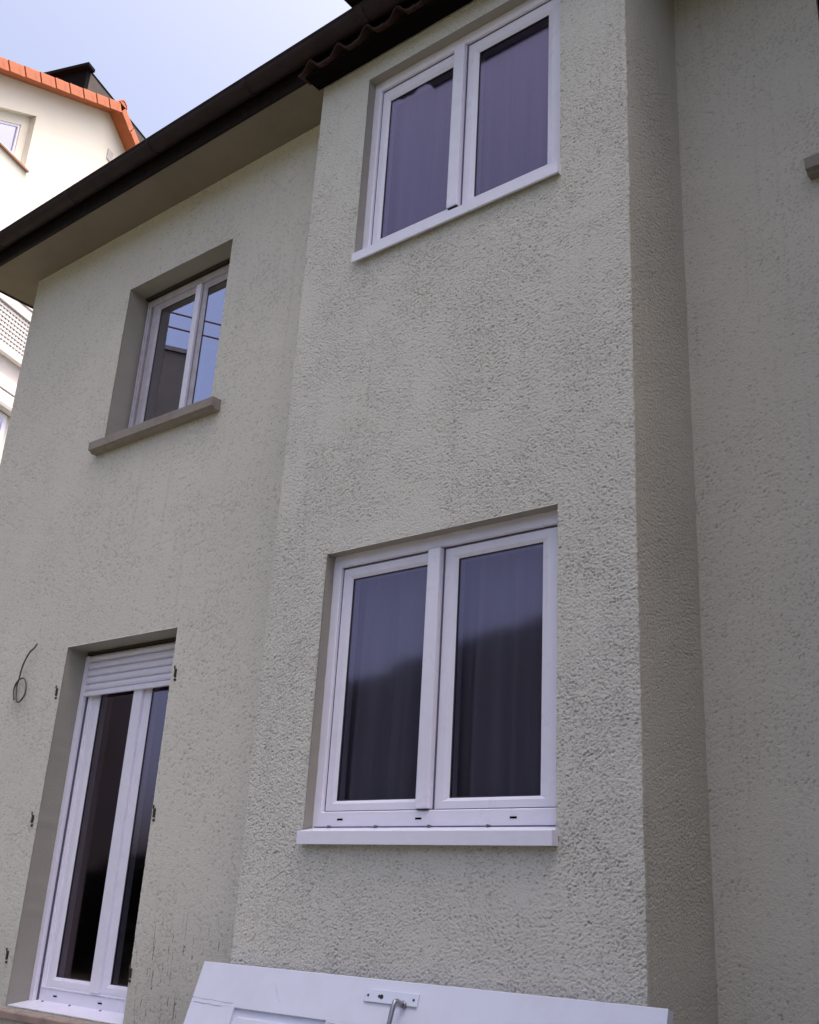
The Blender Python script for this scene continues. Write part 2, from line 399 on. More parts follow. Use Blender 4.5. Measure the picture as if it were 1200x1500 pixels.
extrude_x(gut, prof+inner, XV-.05, 5.8)
gutter = new('gutter', gut, M_gutter, house)
for i in range(14):            # joint collars and brackets
    x = XV+.46+i*.95
    b = bmesh.new(); pr = []
    for k in range(13):
        a = math.pi*(1+k/12); pr.append((gy+(R_+.005)*math.cos(a), gz+(R_+.005)*math.sin(a)))
    extrude_x(b, pr+[(p[0]*1.0, p[1]+.006) for p in reversed(pr)], x, x+(.045 if i % 3 == 1 else .024)); new('gutter_bracket', b, M_gutter, gutter)
b = bmesh.new(); extrude_x(b, [(gy+R_*math.cos(math.pi*(1+k/12)), gz+R_*math.sin(math.pi*(1+k/12))) for k in range(13)], XV-.056, XV-.05); new('gutter_end_cap', b, M_gutter, gutter)

# main roof plane above (rises away from the eaves)
roof = bmesh.new(); tn = math.tan(math.radians(33))
extrude_x(roof, [(-.15, H+.105), (-.15, H+.13), (4.2, H+.13+4.35*tn), (8.6, H+.13), (8.6, H+.105), (4.2, H+.105+4.32*tn)], XV-.05, 5.85)
roof_o = new('roof', roof, M_tile, house)
# first course of roof tiles over the gutter
def pantile_mesh(w, L, th, amp):
    bm = bmesh.new(); n = 12; rows = []
    for s in (0, 1):
        top = []; bot = []
        for k in range(n+1):
            u = k/n; x = u*w
            z = amp*(.5-.5*math.cos(2*math.pi*min(1, max(0, (u-.12)/.62)))) if .12 < u < .74 else 0
            z += -.004*math.sin(math.pi*max(0, (u-.74)/.26))
            top.append(bm.verts.new((x, s*L, z+th))); bot.append(bm.verts.new((x, s*L, z)))
        rows.append((top, bot))
    (t0, b0), (t1, b1) = rows
    for k in range(n):
        bm.faces.new((t0[k], t0[k+1], t1[k+1], t1[k])); bm.faces.new((b0[k+1], b0[k], b1[k], b1[k+1]))
        bm.faces.new((t0[k+1], t0[k], b0[k], b0[k+1])); bm.faces.new((t1[k], t1[k+1], b1[k+1], b1[k]))
    bm.faces.new((t0[0], t1[0], b1[0], b0[0])); bm.faces.new((t1[n], t0[n], b0[n], b1[n]))
    me = bpy.data.meshes.new('tile'); bm.to_mesh(me); bm.free(); me.materials.append(M_tile); return me
pt = pantile_mesh(.224, .34, .014, .062)
# short tiled apron that roofs the head of the bay, tucked in under the gutter
for i in range(10):
    o = bpy.data.objects.new('tile', pt); COL.objects.link(o); o.parent = house
    o.location = (XL-.062+i*.2235, -.160+random.uniform(-.004, .004), H-.014+random.uniform(-.003, .003))
    o.rotation_euler = (math.radians(9), random.uniform(-.015, .015), random.uniform(-.012, .012))
bx('tile_bed', M_slot, house, XL-.03, XR+.03, -.130, -.012, H-.022, H-.006)
for i in range(44):            # lowest course of the main roof
    o = bpy.data.objects.new('tile', pt); COL.objects.link(o); o.parent = roof_o
    o.location = (XV-.03+i*.302, -.165, H+.135); o.rotation_euler = (math.radians(33), 0, 0); o.scale = (1.35, 1, 1)

# ------------------------------------------------------------------ windows
def pane(parent, x0, x1, y, z0, z1, mt=None):
    bm = bmesh.new(); box(bm, x0, x1, y, y+.004, z0, z1); return new('pane', bm, mt or M_glass, parent)
def sash(parent, mt, x0, x1, z0, z1, y, w=(.062), gx0=None, gx1=None, gz0=None, gz1=None):
    gx0 = x0+w if gx0 is None else gx0; gx1 = x1-w if gx1 is None else gx1; gz0 = z0+w if gz0 is None else gz0; gz1 = z1-w if gz1 is None else gz1
    bm = bmesh.new(); ring(bm, x0, x1, z0, z1, gx0-x0, y, y+.06, slope=.009, wb=gz0-z0, wt=z1-gz1, bev=.004)
    s = new('sash', bm, mt, parent)
    bm = bmesh.new(); ring(bm, gx0-.001, gx1+.001, gz0-.001, gz1+.001, .006, y+.0105, y+.02, bev=.001); new('gasket_and_shade_line', bm, M_gasket, parent)
    pane(parent, gx0, gx1, y+.014, gz0, gz1, M_glass_old if (y > .15 and z1 > 4) else M_glass)
def pvc_window(o, oz, top_gap, sill_y, drip=True):
    """white two-leaf window; o = opening, glass edges measured from the photo"""
    x0, x1, z0, z1 = o
    w = empty('window', (0, 0, 0), 0, house)
    w['label'] = 'white double casement with %s' % ('three drain slots and drawn grey curtains' if drip else 'violet curtains under the eaves')
    fr = bmesh.new(); ring(fr, x0-.012, x1+.038, z0+.004, z1+.006, .058, .058, .125, bev=.004, wb=.086, wt=.062)
    new('frame', fr, M_pvc, w)
    gk = bmesh.new(); ring(gk, x0+.0462, x1-.0202, z0+.0902, z1-.0562, .0045, .0768, .0795, bev=.0005); new('gasket_and_shade_line', gk, M_seal_shade, w)  # dark ring that paints in the shadow line between frame and sash
    gl0, gl1, gr0, gr1 = -3.292, -2.838, -2.668, -2.192
    zb = z0+.138-(.0 if drip else .010); zt = z1-.116-(0 if drip else .024)
    sash(w, M_pvc, -3.352, -2.772, z0+.092, z1-.062, .078, gx0=gl0, gx1=gl1, gz0=zb, gz1=zt)
    sash(w, M_pvc, -2.768, -2.132, z0+.092, z1-.062, .078, gx0=gr0, gx1=gr1, gz0=zb, gz1=zt)
    bm = bmesh.new(); box(bm, -2.812, -2.742, .044, .082, z0+.094, z1-.060, bev=.007); new('mullion_cover', bm, M_pvc, w)
    bx('mullion_side_shade', M_seal_shade, w, -2.7415, -2.735, .0735, .0775, z0+.094, z1-.063)  # violet strip, painted shading beside the mullion cover
    bx('mullion_underside_shade', M_gasket, w, -2.806, -2.748, .0480, .0775, z0+.0895, z0+.0935)  # dark strip that paints in the shaded underside of the mullion cover
    bx('frame_seal', M_seal_shade, w, x0+.012, x1-.001, .0555, .0578, z0+.0225, z0+.0265)
    if drip:
        for sx in (-3.235, -2.800, -2.335):
            bx('drain_slot', M_slot, w, sx-.016, sx+.016, .0565, .0585, z0+.052, z0+.060)
    # folded aluminium sill
    s = bmesh.new()
    extrude_x(s, [(.062, z0+.022), (.062, z0+.002), (sill_y+.004, z0-.022), (sill_y+.004, z0-.050), (sill_y+.012, z0-.054), (sill_y, z0-.054), (sill_y, z0-.001)], x0+.004 if drip else x0+.014, x1+.006)
    sill = new('sill', s, M_alu, w)
    e = bmesh.new(); box(e, x1+.0065, x1+.009, sill_y-.001, .0, z0-.053, z0+.001); new('sill_end_cap', e, M_alu, w)
    if drip:
        for sx in (-3.29, -3.02, -2.735, -2.445):
            bx('sill_screw', M_steel_d, w, sx-.004, sx+.004, .040, .057, z0+.018, z0+.030)
    return w
pvc_window(LOW, 0, 0, -.040, True)
pvc_window(UPW, 0, 0, -.032, False)

def curtain(name, x0, x1, z0, z1, y, mt, folds, amp, seed, label):
    g = random.Random(seed); n = 160; bm = bmesh.new(); ph = [g.random()*6 for _ in range(4)]
    rows = []
    for zi in range(9):
        v = zi/8; z = z0+(z1-z0)*v; row = []
        for k in range(n+1):
            u = k/n
            yy = amp*(math.sin(u*folds*6.283+ph[0]+.6*math.sin(u*9+ph[1])) + .45*math.sin(u*folds*2.3*6.283+ph[2]))*(1.0-.45*v) + .006*math.sin(v*5+u*14+ph[3])
            row.append(bm.verts.new((x0+(x1-x0)*u, y+yy, z)))
        rows.append(row)
    for a, b in zip(rows, rows[1:]):
        for k in range(n): bm.faces.new((a[k], a[k+1], b[k+1], b[k]))
    return tag(new(name, bm, mt, None, True), label, 'curtain')
curtain('curtain', LOW[0]-.18, LOW[1]+.16, LOW[2]-.05, LOW[3]+.06, .185, M_curt_lo, 7.5, .034, 4, 'grey curtain hanging in folds behind the lower bay window')
curtain('curtain', UPW[0]-.18, UPW[1]+.16, UPW[2]-.05, UPW[3]-.06, .178, M_curt_up, 6, .022, 9, 'violet curtain with ruffled heading behind the upper bay window')

def stone_sill(parent, x0, x1, yw, z, mt=M_stone):
    s = bmesh.new()
    extrude_x(s, [(yw+.2, z+.006), (yw+.2, z-.05), (yw+.01, z-.078), (yw-.045, z-.078), (yw-.050, z-.066), (yw-.07, z-.062), (yw-.07, z-.006), (yw-.066, z-.001)], x0, x1)
    bmesh.ops.bevel(s, geom=[e for e in s.edges if abs(e.verts[0].co.x-e.verts[1].co.x) < 1e-5], offset=.003, segments=1, affect='EDGES')
    return new('sill', s, mt, parent)
# old recessed window in the left wall
w = empty('window', (0, 0, 0), 0, house); w['label'] = 'older recessed window with brownish stone sill reflecting sky'
y = DA+.168
fr = bmesh.new(); ring(fr, WA[0]+.012, WA[1]-.004, WA[2]+.01, WA[3]-.030, .045, y-.012, y+.06, bev=.003, wb=.05, wt=.05); new('frame', fr, M_pvc_old, w)
fr = bmesh.new(); ring(fr, WA[0]+.032, WA[1]-.020, WA[2]+.03, WA[3]-.052, .010, y-.020, y-.011, bev=.002); new('weather_bead', fr, M_pvc_old, w)
sash(w, M_pvc_old, -5.752, -5.212, WA[2]+.062, WA[3]-.078, y, gx0=-5.672, gx1=-5.284, gz0=WA[2]+.135, gz1=WA[3]-.125)
sash(w, M_pvc_old, -5.206, -4.792, WA[2]+.062, WA[3]-.078, y+.004, gx0=-5.165, gx1=-4.85, gz0=WA[2]+.135, gz1=WA[3]-.125)
bx('mullion_cover', M_pvc, w, -5.262, -5.212, y-.016, y+.004, WA[2]+.07, WA[3]-.086, bev=.004)
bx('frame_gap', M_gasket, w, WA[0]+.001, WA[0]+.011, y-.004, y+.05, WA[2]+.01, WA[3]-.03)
bx('shutter_slot', M_slotb, w, WA[0]+.001, WA[1]-.001, y-.03, y+.055, WA[3]-.020, WA[3]-.001)
stone_sill(w, WA[0]-.066, WA[1]+.105, DA, WA[2])
# window at the right edge of the photo
w = empty('window', (0, 0, 0), 0, house); w['label'] = 'stone sill and dark reveal of a window at the right edge'
y = DC+.13
fr = bmesh.new(); ring(fr, WC[0]-.004, WC[1]+.004, WC[2]-.004, WC[3]+.004, .06, y-.02, y+.04); new('frame', fr, M_pvc_old, w)
sash(w, M_pvc_old, WC[0]+.05, -.42, WC[2]+.05, WC[3]-.05, y-.005)
sash(w, M_pvc_old, -.41, WC[1]-.05, WC[2]+.05, WC[3]-.05, y-.005)
stone_sill(w, WC[0]-.105, WC[1]+.105, DC, WC[2]-.006)
bx('shutter_rail', M_slot, w, WC[0]+.001, WC[0]+.03, DC+.02, DC+.09, WC[2]+.01, WC[3]-.002)

# terrace door with half-raised roller shutter
dr = empty('terrace_door', (0, 0, 0), 0, house); dr['label'] = 'tall narrow white terrace door, roller shutter lowered a little at its head'
y = DA+.17
bx('guide_rail', M_pvc, dr, DO[0]+.001, DO[0]+.040, y-.030, y+.02, DO[2]+.006, DO[3]-.03, bev=.003)
bx('guide_rail', M_pvc, dr, DO[1]-.040, DO[1]-.001, y-.030, y+.02, DO[2]+.006, DO[3]-.03, bev=.003)
bx('guide_groove', M_seal_shade, dr, DO[0]+.0405, DO[0]+.0455, y-.006, y+.012, DO[2]+.02, DO[3]-.03)
fr = bmesh.new(); ring(fr, DO[0]+.045, DO[1]-.045, DO[2]+.018, DO[3]-.005, .045, y+.004, y+.07, wb=.075, bev=.004); new('frame', fr, M_pvc, dr)
fr = bmesh.new(); ring(fr, DO[0]+.066, DO[1]-.066, DO[2]+.095, DO[3]-.03, .008, y-.003, y+.0045, bev=.002); new('weather_bead', fr, M_pvc, dr)
zb, zt = -.434+E, DO[3]-.13
sash(dr, M_pvc, -5.745, -5.228, DO[2]+.098, DO[3]-.06, y+.012, gx0=-5.668, gx1=-5.332, gz0=zb, gz1=zt)
sash(dr, M_pvc, -5.222, -4.815, DO[2]+.098, DO[3]-.06, y+.012, gx0=-5.158, gx1=-4.885, gz0=zb, gz1=zt)
bx('mullion_cover', M_pvc, dr, -5.300, -5.216, y-.008, y+.016, DO[2]+.104, DO[3]-.06, bev=.006)
for sx in (-5.62, -5.20): bx('drain_slot', M_slot, dr, sx-.017, sx+.017, y+.002, y+.0045, DO[2]+.056, DO[2]+.064)
s = bmesh.new(); extrude_x(s, [(y+.01, DO[2]+.030), (y+.01, DO[2]+.016), (DA+.02, DO[2]-.002), (DA+.015, DO[2]-.022), (DA+.010, DO[2]-.022), (DA+.012, DO[2]+.004)], DO[0]+.004, DO[1]-.001); new('threshold', s, M_alu, dr)
for sx in (-5.70, -5.44, -5.16): bx('screw', M_steel_d, dr, sx-.005, sx+.005, y-.022, y-.012, DO[2]+.022, DO[2]+.032)
sh = bmesh.new()
zt = DO[3]-.028; hs = .0465
prof = lambda z: [(y-.010, z), (y-.024, z+.006), (y-.029, z+.018), (y-.027, z+.030), (y-.018, z+hs-.006), (y-.010, z+hs-.002), (y-.004, z+hs-.002), (y-.004, z)]
mesh0 = None
for k in range(5):
    z = 1.205+E+k*hs
    b = bmesh.new(); extrude_x(b, prof(0), DO[0]+.043, DO[1]-.043)
    if mesh0 is None:
        o = new('shutter_slat', b, M_pvc, dr); mesh0 = o.data
    else:
        b.free(); o = bpy.data.objects.new('shutter_slat', mesh0); COL.objects.link(o); o.parent = dr
    o.location = (0, 0, z)
b = bmesh.new(); box(b, DO[0]+.043, DO[1]-.043, y-.027, y-.006, 1.172+E, 1.203+E, bev=.004); new('shutter_end_bar', b, M_pvc, dr)
bx('shutter_slot', M_slotb, dr, DO[0]+.002, DO[1]-.002, y-.022, y+.003, DO[3]-.018, DO[3]-.002)
bx('shutter_stop', M_slot, dr, DO[1]-.06, DO[1]-.044, y-.03, y-.01, 1.13+E, 1.171+E)
# worn stone ledge under the door
s = bmesh.new(); extrude_x(s, [(DA+.15, DO[2]-.004), (DA+.15, DO[2]-.06), (DA-.03, DO[2]-.062), (DA-.034, DO[2]-.026), (DA-.026, DO[2]-.016)], DO[0]-.06, DO[1]+.03)
bmesh.ops.bevel(s, geom=s.edges[:], offset=.003, segments=1, affect='EDGES'); new('door_ledge', s, M_ledge, house)

# iron shutter pintles left in the wall on both sides of the door
for k, (x, z) in enumerate([(-5.856, 1.181), (-5.874, .420), (-5.886, -.332), (-4.711, 1.194), (-4.728, .441), (-4.742, -.344)]):
    b = bmesh.new(); c = Vector((x, DA-.002, z+E))
    box(b, x-.0045, x+.0045, DA-.012, DA+.004, z+E-.026, z+E+.020, bev=.002)
    tube(b, [c+Vector((0, -.012, .018)), c+Vector((0, -.012, .036))], .0045, 8)
    box(b, x-.008, x+.007, DA-.006, DA+.004, z+E-.046, z+E-.034, bev=.002)
    new('shutter_pintle', b, M_iron, house)

# ------------------------------------------------------------------ loose cable
pts = []
def cp(x, z, y=DA-.01): return Vector((x, y, z+E))
ctrl = [cp(-6.115, 1.535, DA), cp(-6.150, 1.515, DA-.02), cp(-6.165, 1.485, DA-.03), cp(-6.205, 1.455, DA-.035), cp(-6.262, 1.380, DA-.03), cp(-6.292, 1.290, DA-.022), cp(-6.305, 1.250, DA-.02),
        cp(-6.288, 1.180, DA-.02), cp(-6.255, 1.142, DA-.022), cp(-6.205, 1.150, DA-.03), cp(-6.165, 1.190, DA-.034), cp(-6.172, 1.245, DA-.034), cp(-6.215, 1.290, DA-.03), cp(-6.268, 1.292, DA-.028), cp(-6.312, 1.262, DA-.026), cp(-6.322, 1.215, DA-.024), cp(-6.298, 1.150, DA-.022), cp(-6.282, 1.122, DA-.022)]
for i in range(1, len(ctrl)-2):
    a, b_, c, d = ctrl[i-1], ctrl[i], ctrl[i+1], ctrl[i+2]
    for k in range(5):
        s = k/5; pts.append(.5*((2*b_)+(c-a)*s+(2*a-5*b_+4*c-d)*s*s+(3*b_-a-3*c+d)*s**3))
b = bmesh.new(); tube(b, pts, .0055, 7)
cab = tag(new('cable', b, M_cable, None, True), 'thin grey cable end curling out of the wall beside the terrace door', 'cable')

# ------------------------------------------------------------------ old door lying on its side against the bay
tt = math.radians(17.5)
DT = Vector((-3.862, -.070, -.2335+E)); ux = Vector((1, 0.0, .0035)); dn = Vector((0, -math.sin(tt), -math.cos(tt))); nn = ux.cross(dn).normalized()
if nn.y > 0: nn = -nn
DL, DW, TH = 2.21, (E-.2335)/math.cos(tt), .04
dob = empty('leaning_door', (0, 0, 0)); tag(dob, 'old white panelled door lying on its long side against the bay below the window', 'door')
def dpt(u, v, w=0): return DT + ux*u + dn*v + nn*w
def dbox(bm, u0, u1, v0, v1, w0, w1, bev=0):
    b = bmesh.new(); box(b, u0, u1, v0, v1, w0, w1, bev=bev)
    for v in b.verts: v.co = dpt(*v.co)
    bmesh.ops.recalc_face_normals(b, faces=b.faces[:]); merge(bm, b)
b = bmesh.new()
# stiles and rails with recessed panels between
Ps = [(.275, .800), (.92, 1.38), (1.50, 2.03)]
v0, v1 = .170, DW-.17
dbox(b, 0, DL, 0, v0, -TH, 0, .003); dbox(b, 0, DL, v1, DW-.006, -TH, 0, .003)
e = [0, *[q for p in Ps for q in p], DL]
for k in range(0, len(e), 2): dbox(b, e[k], e[k+1], v0-.002, v1+.002, -TH+.002, -.0004)
new('door_leaf', b, M_door, dob)
for (a, c) in Ps:
    if a > .9: continue
    b = bmesh.new(); dbox(b, a, c, v0, v1, -.030, -.014, 0); dbox(b, a+.03, c-.03, v0+.03, v1-.03, -.016, -.004, .006); new('door_panel', b, M_door, dob)
for (a, c) in Ps[1:]:
    b = bmesh.new(); dbox(b, a-.001, c+.001, v0-.001, v1+.001, -.034, -.0006, 0); new('door_panel', b, M_door, dob)
M_crack = mat('open_joint', (.38, .37, .47), .8)
for (ua, ub, va) in ((.0, .262, .150), (.805, .915, .176), (.02, .20, .168)):
    b = bmesh.new(); pv = [dpt(ua+(ub-ua)*k/9, va+random.uniform(-.002, .002)+.004*k/9, .0003) for k in range(10)]; tube(b, pv, [.0004+.0009*random.random() for _ in pv], 5); new('crack', b, M_crack, dob)
for (u, v, l) in ((.47, .06, .05), (.52, .115, .012), (1.72, .09, .03), (1.45, .13, .02)):
    b = bmesh.new(); tube(b, [dpt(u, v, .0002), dpt(u+l*.5, v+l*.6, .0003), dpt(u+l*.8, v+l*1.1, .0002)], [.0004, .0012, .0004], 5); new('scratch', b, M_crack, dob)
b = bmesh.new(); dbox(b, .967, 1.226, .040, .086, 0, .007, .0015); pl = new('handle_plate', b, M_alu, dob); pl.data.materials[0] = mat('plate_white_metal', (.72, .72, .80), .25, .35)
for u in (.985, 1.207):
    b = bmesh.new(); tube(b, [dpt(u, .063, .006), dpt(u, .063, .009)], .0048, 10); new('screw', b, M_iron, dob)
b = bmesh.new(); tube(b, [dpt(1.052, .064, .006), dpt(1.052, .064, .0085)], .0085, 12); tube(b, [dpt(1.040, .063, .006), dpt(1.040, .063, .008)], .0062, 10); new('keyhole', b, M_iron, dob)
b = bmesh.new()
lv = [dpt(1.166, .083, .004), dpt(1.166, .083, .030), dpt(1.166, .083, .052), dpt(1.165, .088, .060), dpt(1.164, .105, .062), dpt(1.163, .16, .061), dpt(1.162, .205, .059), dpt(1.162, .212, .052)]
tube(b, [dpt(1.166, .083, .004), dpt(1.166, .083, .016)], .0125, 14); tube(b, lv, [.009, .009, .009, .009, .0095, .009, .009, .007], 12)
new('handle', b, M_steel_d, dob, True)

# ------------------------------------------------------------------ dark dormer over the bay
dm = bmesh.new(); box(dm, -3.30, -1.8, .25, 3.2, H+.30, H+1.9)
dorm = new('dormer', dm, M_slate, house)
bx('dormer_eave', M_fascia, dorm, -3.405, -1.7, -.42, .35, H+.245, H+.33)

# ------------------------------------------------------------------ neighbour's house behind the roof (own axes: s along its gable, n towards the viewer's side)
a = math.atan2(.93858, -.34507)             # direction of +s
NB = tag(empty('neighbour_house', (-15.053, 4.295, 0), a), 'cream house with orange tiled verge and mesh balcony, behind the gutter at left', 'house')
# local x = s (along wall), local y = -n (into the building), z up
TS = .567
apx, apz = .83, 14.15+E
def gable(bm, pts, y0, y1):
    A = [bm.verts.new((s, y0, z)) for s, z in pts]; B = [bm.verts.new((s, y1, z)) for s, z in pts]
    bm.faces.new(A); bm.faces.new(list(reversed(B)))
    for i in range(len(pts)): bm.faces.new((A[i], B[i], B[(i+1) % len(pts)], A[(i+1) % len(pts)]))
    bmesh.ops.recalc_face_normals(bm, faces=bm.faces[:])
gz = lambda s: apz - TS*abs(s-apx)
wo_l, wo_r, wb = -2.30, -.94, 11.43+E
wtop = lambda s: 12.55+E+.62*(s+.94)
bm = bmesh.new()
def piece(pts): 
    b = bmesh.new(); gable(b, pts, 0, .30); merge(bm, b)
LS = -4.6
piece([(LS, 0), (wo_l, 0), (wo_l, gz(wo_l)), (LS, gz(LS))])
piece([(wo_l, 0), (wo_r, 0), (wo_r, wb), (wo_l, wb)])
piece([(wo_l, wtop(wo_l)), (wo_r, wtop(wo_r)), (wo_r, gz(wo_r)), (wo_l, gz(wo_l))])
piece([(wo_r, 0), (6.2, 0), (6.2, gz(6.2)), (apx, apz), (wo_r, gz(wo_r))])
new('wall', bm, M_cream, NB)
bm = bmesh.new(); box(bm, LS, 6.2, .31, 9, 0, 10.5+E); new('wall', bm, M_cream, NB)
wn = empty('window', (0, 0, 0), 0, NB)
bm = bmesh.new()
def quadframe(bm, P, w, y0, y1):
    c = (sum(p[0] for p in P)/4, sum(p[1] for p in P)/4)
    sl = .62
    I = [(P[0][0]+w, P[0][1]+w), (P[1][0]-w, P[1][1]+w), (P[2][0]-w, P[2][1]-w*1.18-w*sl), (P[3][0]+w, P[3][1]-w*1.18+w*sl)]
    O = [bm.verts.new((p[0], y0, p[1])) for p in P]; N = [bm.verts.new((p[0], y0, p[1])) for p in I]
    O2 = [bm.verts.new((p[0], y1, p[1])) for p in P]; N2 = [bm.verts.new((p[0], y1, p[1])) for p in I]
    for i in range(4):
        j = (i+1) % 4
        bm.faces.new((O[i], O[j], N[j], N[i])); bm.faces.new((N[i], N[j], N2[j], N2[i])); bm.faces.new((O[i], O2[i], O2[j], O[j]))
    return I
P = [(wo_l, wb), (wo_r, wb), (wo_r, wtop(wo_r)), (wo_l, wtop(wo_l))]
I = quadframe(bm, P, .17, .12, .2); new('frame', bm, M_cream, wn)
bm = bmesh.new(); I2 = quadframe(bm, I, .035, .14, .19); new('frame', bm, M_pvc, wn)
bm = bmesh.new(); gable(bm, I2, .165, .172); new('pane', bm, M_glass_far, wn)
bx('sill', mat('brown_sill', (.30, .16, .10), .6), wn, wo_l-.05, wo_r+.06, -.05, .12, wb-.035, wb-.001)
bx('room_interior', M_dark, NB, wo_l-.3, wo_r+.3, .305, .309, wb-.3, wb+1.8)

# roof: two tiled slopes with orange boarded verge
L1, L2 = -5.2, 6.8; th = .085
rb = bmesh.new(); gable(rb, [(L1, gz(L1)+.01), (apx, apz+.01), (apx, apz+.01+th), (L1, gz(L1)+.01+th)], -.235, 9.3); 
rf = new('roof', rb, M_orange_b, NB)
rb = bmesh.new(); gable(rb, [(apx+.001, apz+.01), (L2, gz(L2)+.01), (L2, gz(L2)+.01+th), (apx+.001, apz+.01+th)], -.235, 9.3); new('roof', rb, M_orange_b, NB)
cs, sn = math.cos(math.atan(TS)), math.sin(math.atan(TS))
tb = bmesh.new()
# verge tile: an L-shaped piece: flat top and a deep cheek turned down at the gable
tl = .40
box(tb, 0, tl, -.0, .25, .10, .125, .004); box(tb, .004, tl-.012, -.028, -.002, -.055, .127, .004)
tme = bpy.data.meshes.new('verge_tile'); tb.to_mesh(tme); tb.free(); tme.materials.append(M_orange)
for side in (-1, 1):
    for k in range(16):
        if side == -1 and k > 13: break
        o = bpy.data.objects.new('verge_tile', tme); COL.objects.link(o); o.parent = NB
        d0 = .02 + k*.408
        if side == -1:
            s = apx - (d0+tl)*cs; z = apz+.012 - (d0+tl)*sn; o.rotation_euler = (0, -math.atan(TS)+.012+random.uniform(-.006, .006), .03)
        else:
            s = apx + d0*cs; z = apz+.012 - d0*sn; o.rotation_euler = (0, math.atan(TS)+.012+random.uniform(-.006, .006), .03)
        o.location = (s, -.272, z)
# top surface tiles on the far slope seen edge on
rt_ = bmesh.new()
for side in (-1, 1):
    for k in range(16):
        d0 = .02+k*.408; b = bmesh.new(); box(b, 0, .43, -.01, 9.2, .100, .128)
        ang = math.atan(TS)*side
        R = Matrix.Rotation(ang, 4, 'Y'); s0 = apx+side*(d0 if side > 0 else d0+tl)*cs; z0 = apz+.01-(d0 if side > 0 else d0+tl)*sn
        for v in b.verts: v.co = R @ v.co + Vector((s0, 0.02, z0))
        merge(rt_, b)
new('roof_tiles', rt_, M_orange, NB)['kind'] = 'stuff'
for k in range(22):            # half-round ridge tiles
    b = bmesh.new(); r = .115
    A = [[b.verts.new((apx+rr*math.cos(math.pi*q/10), yy, apz+.10+rr*math.sin(math.pi*q/10))) for q in range(11)] for rr, yy in ((r, 0), (r*.9, .42))]
    B = [[b.verts.new((apx+rr*math.cos(math.pi*q/10), yy, apz+.10+rr*math.sin(math.pi*q/10))) for q in range(11)] for rr, yy in ((r-.018, 0), (r*.9-.018, .42))]
    for q in range(10):
        b.faces.new((A[0][q], A[1][q], A[1][q+1], A[0][q+1])); b.faces.new((B[0][q+1], B[1][q+1], B[1][q], B[0][q])); b.faces.new((A[0][q+1], B[0][q+1], B[0][q], A[0][q]))
    if k == 0: b.faces.new([b.verts.new((apx+(r-.02)*math.cos(math.pi*q/10), .01, apz+.10+(r-.02)*math.sin(math.pi*q/10))) for q in range(11)])
    o = new('ridge_tile', b, M_orange, NB); o.location = (0, -.31+k*.40, 0)
for (s, y) in ((1.32, -.1), (1.9, -.1)):   # snow hooks
    b = bmesh.new(); z = gz(s)+.14; tube(b, [(s, y, z), (s+.02, y, z+.10), (s-.05, y, z+.12)], .012, 6); new('snow_hook', b, M_iron, NB)
# slate-clad box rising behind the verge
cb = empty('roof_box', (0, 0, 0), 0, NB); cb['label'] = 'dark flat roofed cladded box rising behind the orange verge'
bx('cladding', M_cap, cb, .90, 1.0, .80, 6.5, 12.5+E, 15.50+E)
bx('cheek', M_box, cb, 1.003, 3.1, .80, 6.5, 12.5+E, 15.50+E)
bx('roof_cap', M_cap, cb, .80, 1.02, .72, 6.6, 15.503+E, 15.575+E)
bx('roof_cap', M_cap, cb, 1.021, 3.1, .79, 6.5, 15.503+E, 15.54+E)
bx('wall_vent', M_grey, NB, .98, 1.14, -.02, .0, 13.20+E, 13.42+E)

# balcony front of the same house
bal = empty('balcony', (0, 0, 0), 0, NB); bal['label'] = 'white balcony with light grey mesh front panel'
R_e = 2.2
bx('rail', M_white, bal, -5, R_e, -.14, -.02, 9.06+E, 9.09+E, bev=.006); bx('rail', M_white, bal, -5, R_e, -.12, -.02, 8.87+E, 9.045+E, bev=.01)
bx('mesh_backing', M_mesh_bk, bal, -5, R_e, -.055, -.04, 8.18+E, 8.86+E)
b = bmesh.new()
s = -4.0
while s < R_e: box(b, s, s+.042, -.085, -.058, 8.185+E, 8.855+E); s += .075
z = 8.19+E
while z < 8.84+E: box(b, -4, R_e, -.092, -.0855, z, z+.040); z += .075
new('mesh_panel', b, M_mesh, bal)['kind'] = 'stuff'
bx('balcony_slab', M_white, bal, -5, R_e, -.15, -.01, 8.045+E, 8.165+E, bev=.008)
bx('grey_band', M_grey, bal, -5, R_e, -.06, -.01, 7.68+E, 8.043+E)
bx('shutter_box', M_white, bal, -5, R_e, -.19, -.01, 7.44+E, 7.65+E, bev=.01)
bx('shutter_box', M_white, bal, -5, R_e, -.19, -.01, 7.16+E, 7.43+E, bev=.06)
fr = bmesh.new(); ring(fr, -5, -.16, 4.9+E, 7.155+E, .09, -.03, -.005); new('frame', fr, M_pvc, bal)
bx('pane', M_glass_far, bal, -4.91, -.25, -.02, -.012, 4.99+E, 7.06+E)

# ------------------------------------------------------------------ across the street: what the window panes mirror
OH = tag(empty('facing_house', (-19.0, -3.6, 0), math.radians(-60)), 'dark grey block across the street, mirrored in the old upper left window', 'house')
M_fac = soft_paint('grey_block_render', (.045, .044, .044), (.03, .03, .031), .9, .3, .6, 1)
bx('wall', M_fac, OH, -5, 5, -8, 0, 0, 12.1)
bx('roof_edge', M_slate, OH, -5.03, 5.02, -8.05, .03, 12.103, 12.2)
for i in range(3):
    for k in range(4):
        f = bx('window', M_slate, OH, -3.9+i*2.9, -2.7+i*2.9, .003, .05, 1.6+k*2.8, 2.9+k*2.8)
        bx('pane', M_dark, f, -3.82+i*2.9, -3.33+i*2.9, .052, .056, 1.68+k*2.8, 2.82+k*2.8); bx('pane', M_dark, f, -3.27+i*2.9, -2.78+i*2.9, .052, .056, 1.68+k*2.8, 2.82+k*2.8)
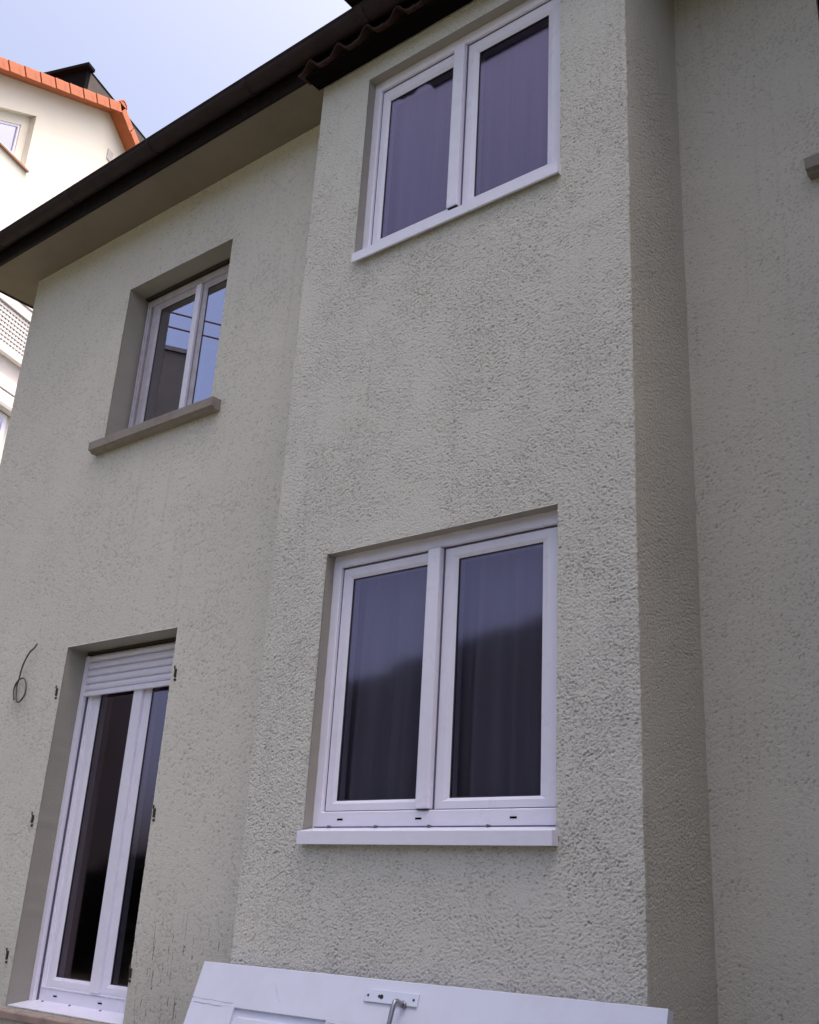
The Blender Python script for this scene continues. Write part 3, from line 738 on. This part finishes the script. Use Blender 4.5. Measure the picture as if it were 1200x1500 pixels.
# wooded slope across the valley
gx, gy_ = np.meshgrid(np.linspace(-70, 30, 200), np.linspace(-95, -38, 60), indexing='ij')
azv = np.degrees(np.arctan2(-gx-3, -gy_))
crest = 12.0 + 4.6*np.clip((45.5-azv)/13, -1.15, 1.3)
ds = np.hypot(gx+3, gy_); tz = np.tan(np.radians(crest))*ds
u_ = np.clip((-gy_-38)/30, 0, 1); hz = tz*u_*u_*(3-2*u_) + (vnoise(gx, gy_, 5, 61)-.5)*1.5*u_ + (vnoise(gx, gy_, 2, 62)-.5)*1.2*u_ - .4
hV, hF = grid_surface(np.stack([gx, gy_, hz], -1))
o = link('hill', mesh_np('hill', hV, hF), mat('wooded_hill', (.006, .008, .010), .95, spec=.1)); o['kind'] = 'structure'
# bare garden tree and a dense hedge beyond the terrace
tr = tag(empty('garden_tree', (-12.9, -6.9, 0)), 'bare branched garden tree mirrored low in the terrace door pane', 'tree')
tb = bmesh.new(); rnd = random.Random(5)
def branch(p, d, L, r, lev):
    q = p; pts = [p]; rad = [r]
    for k in range(4):
        d = (d + Vector((rnd.uniform(-.2, .2), rnd.uniform(-.2, .2), rnd.uniform(-.02, .12)))).normalized(); q = q + d*L/4; pts.append(q); rad.append(r*(1-.14*(k+1)))
    tube(tb, pts, rad, 6)
    if lev:
        for k in range(4):
            dd = (d + Vector((rnd.uniform(-1, 1), rnd.uniform(-1, 1), rnd.uniform(-.1, .7)))).normalized(); branch(pts[rnd.choice((2, 3, 4))], dd, L*.62, r*.45, lev-1)
branch(Vector((0, 0, 0)), Vector((0, 0, 1)), 1.5, .09, 4)
new('trunk', tb, mat('dark_bark', (.04, .03, .025), .9), tr)
hedge_g = np.random.default_rng(3); hb_ = []; hf = []
N = 26000
c = np.stack([hedge_g.uniform(-19, 6, N), hedge_g.uniform(-7.4, -6.3, N), hedge_g.random(N)**.8], -1)
c[:, 2] *= 1.7 + .25*np.sin(c[:, 0]*1.7) + .15*np.sin(c[:, 0]*5)
dv = hedge_g.normal(size=(N, 2, 3)); dv /= np.linalg.norm(dv, axis=2, keepdims=True); dv *= .07
V = np.stack([c-dv[:, 0], c+dv[:, 1], c+dv[:, 0], c-dv[:, 1]], 1).reshape(-1, 3); F = np.arange(4*N).reshape(-1, 4)
me = bpy.data.meshes.new('hedge'); me.from_pydata(V.tolist(), [], F.tolist())
hd = tag(link('hedge', me, mat('hedge_leaf', (.004, .006, .004), .9, spec=.05)), 'dense dark hedge along the far side of the garden', 'hedge'); 
# overhead wires
for dz in (0, .32):
    b = bmesh.new(); a_ = Vector((-18.2, -2.2, 12.05+dz)); c_ = Vector((-12, -11, 11.3+dz)); pts = [a_.lerp(c_, k/20)+Vector((0, 0, -.08*(1-(2*k/20-1)**2))) for k in range(21)]
    tube(b, pts, .019, 6); tag(new('overhead_wire', b, M_iron), ('upper' if dz else 'lower')+' of two overhead wires mirrored in the old upper left window', 'wire', 'overhead wires')
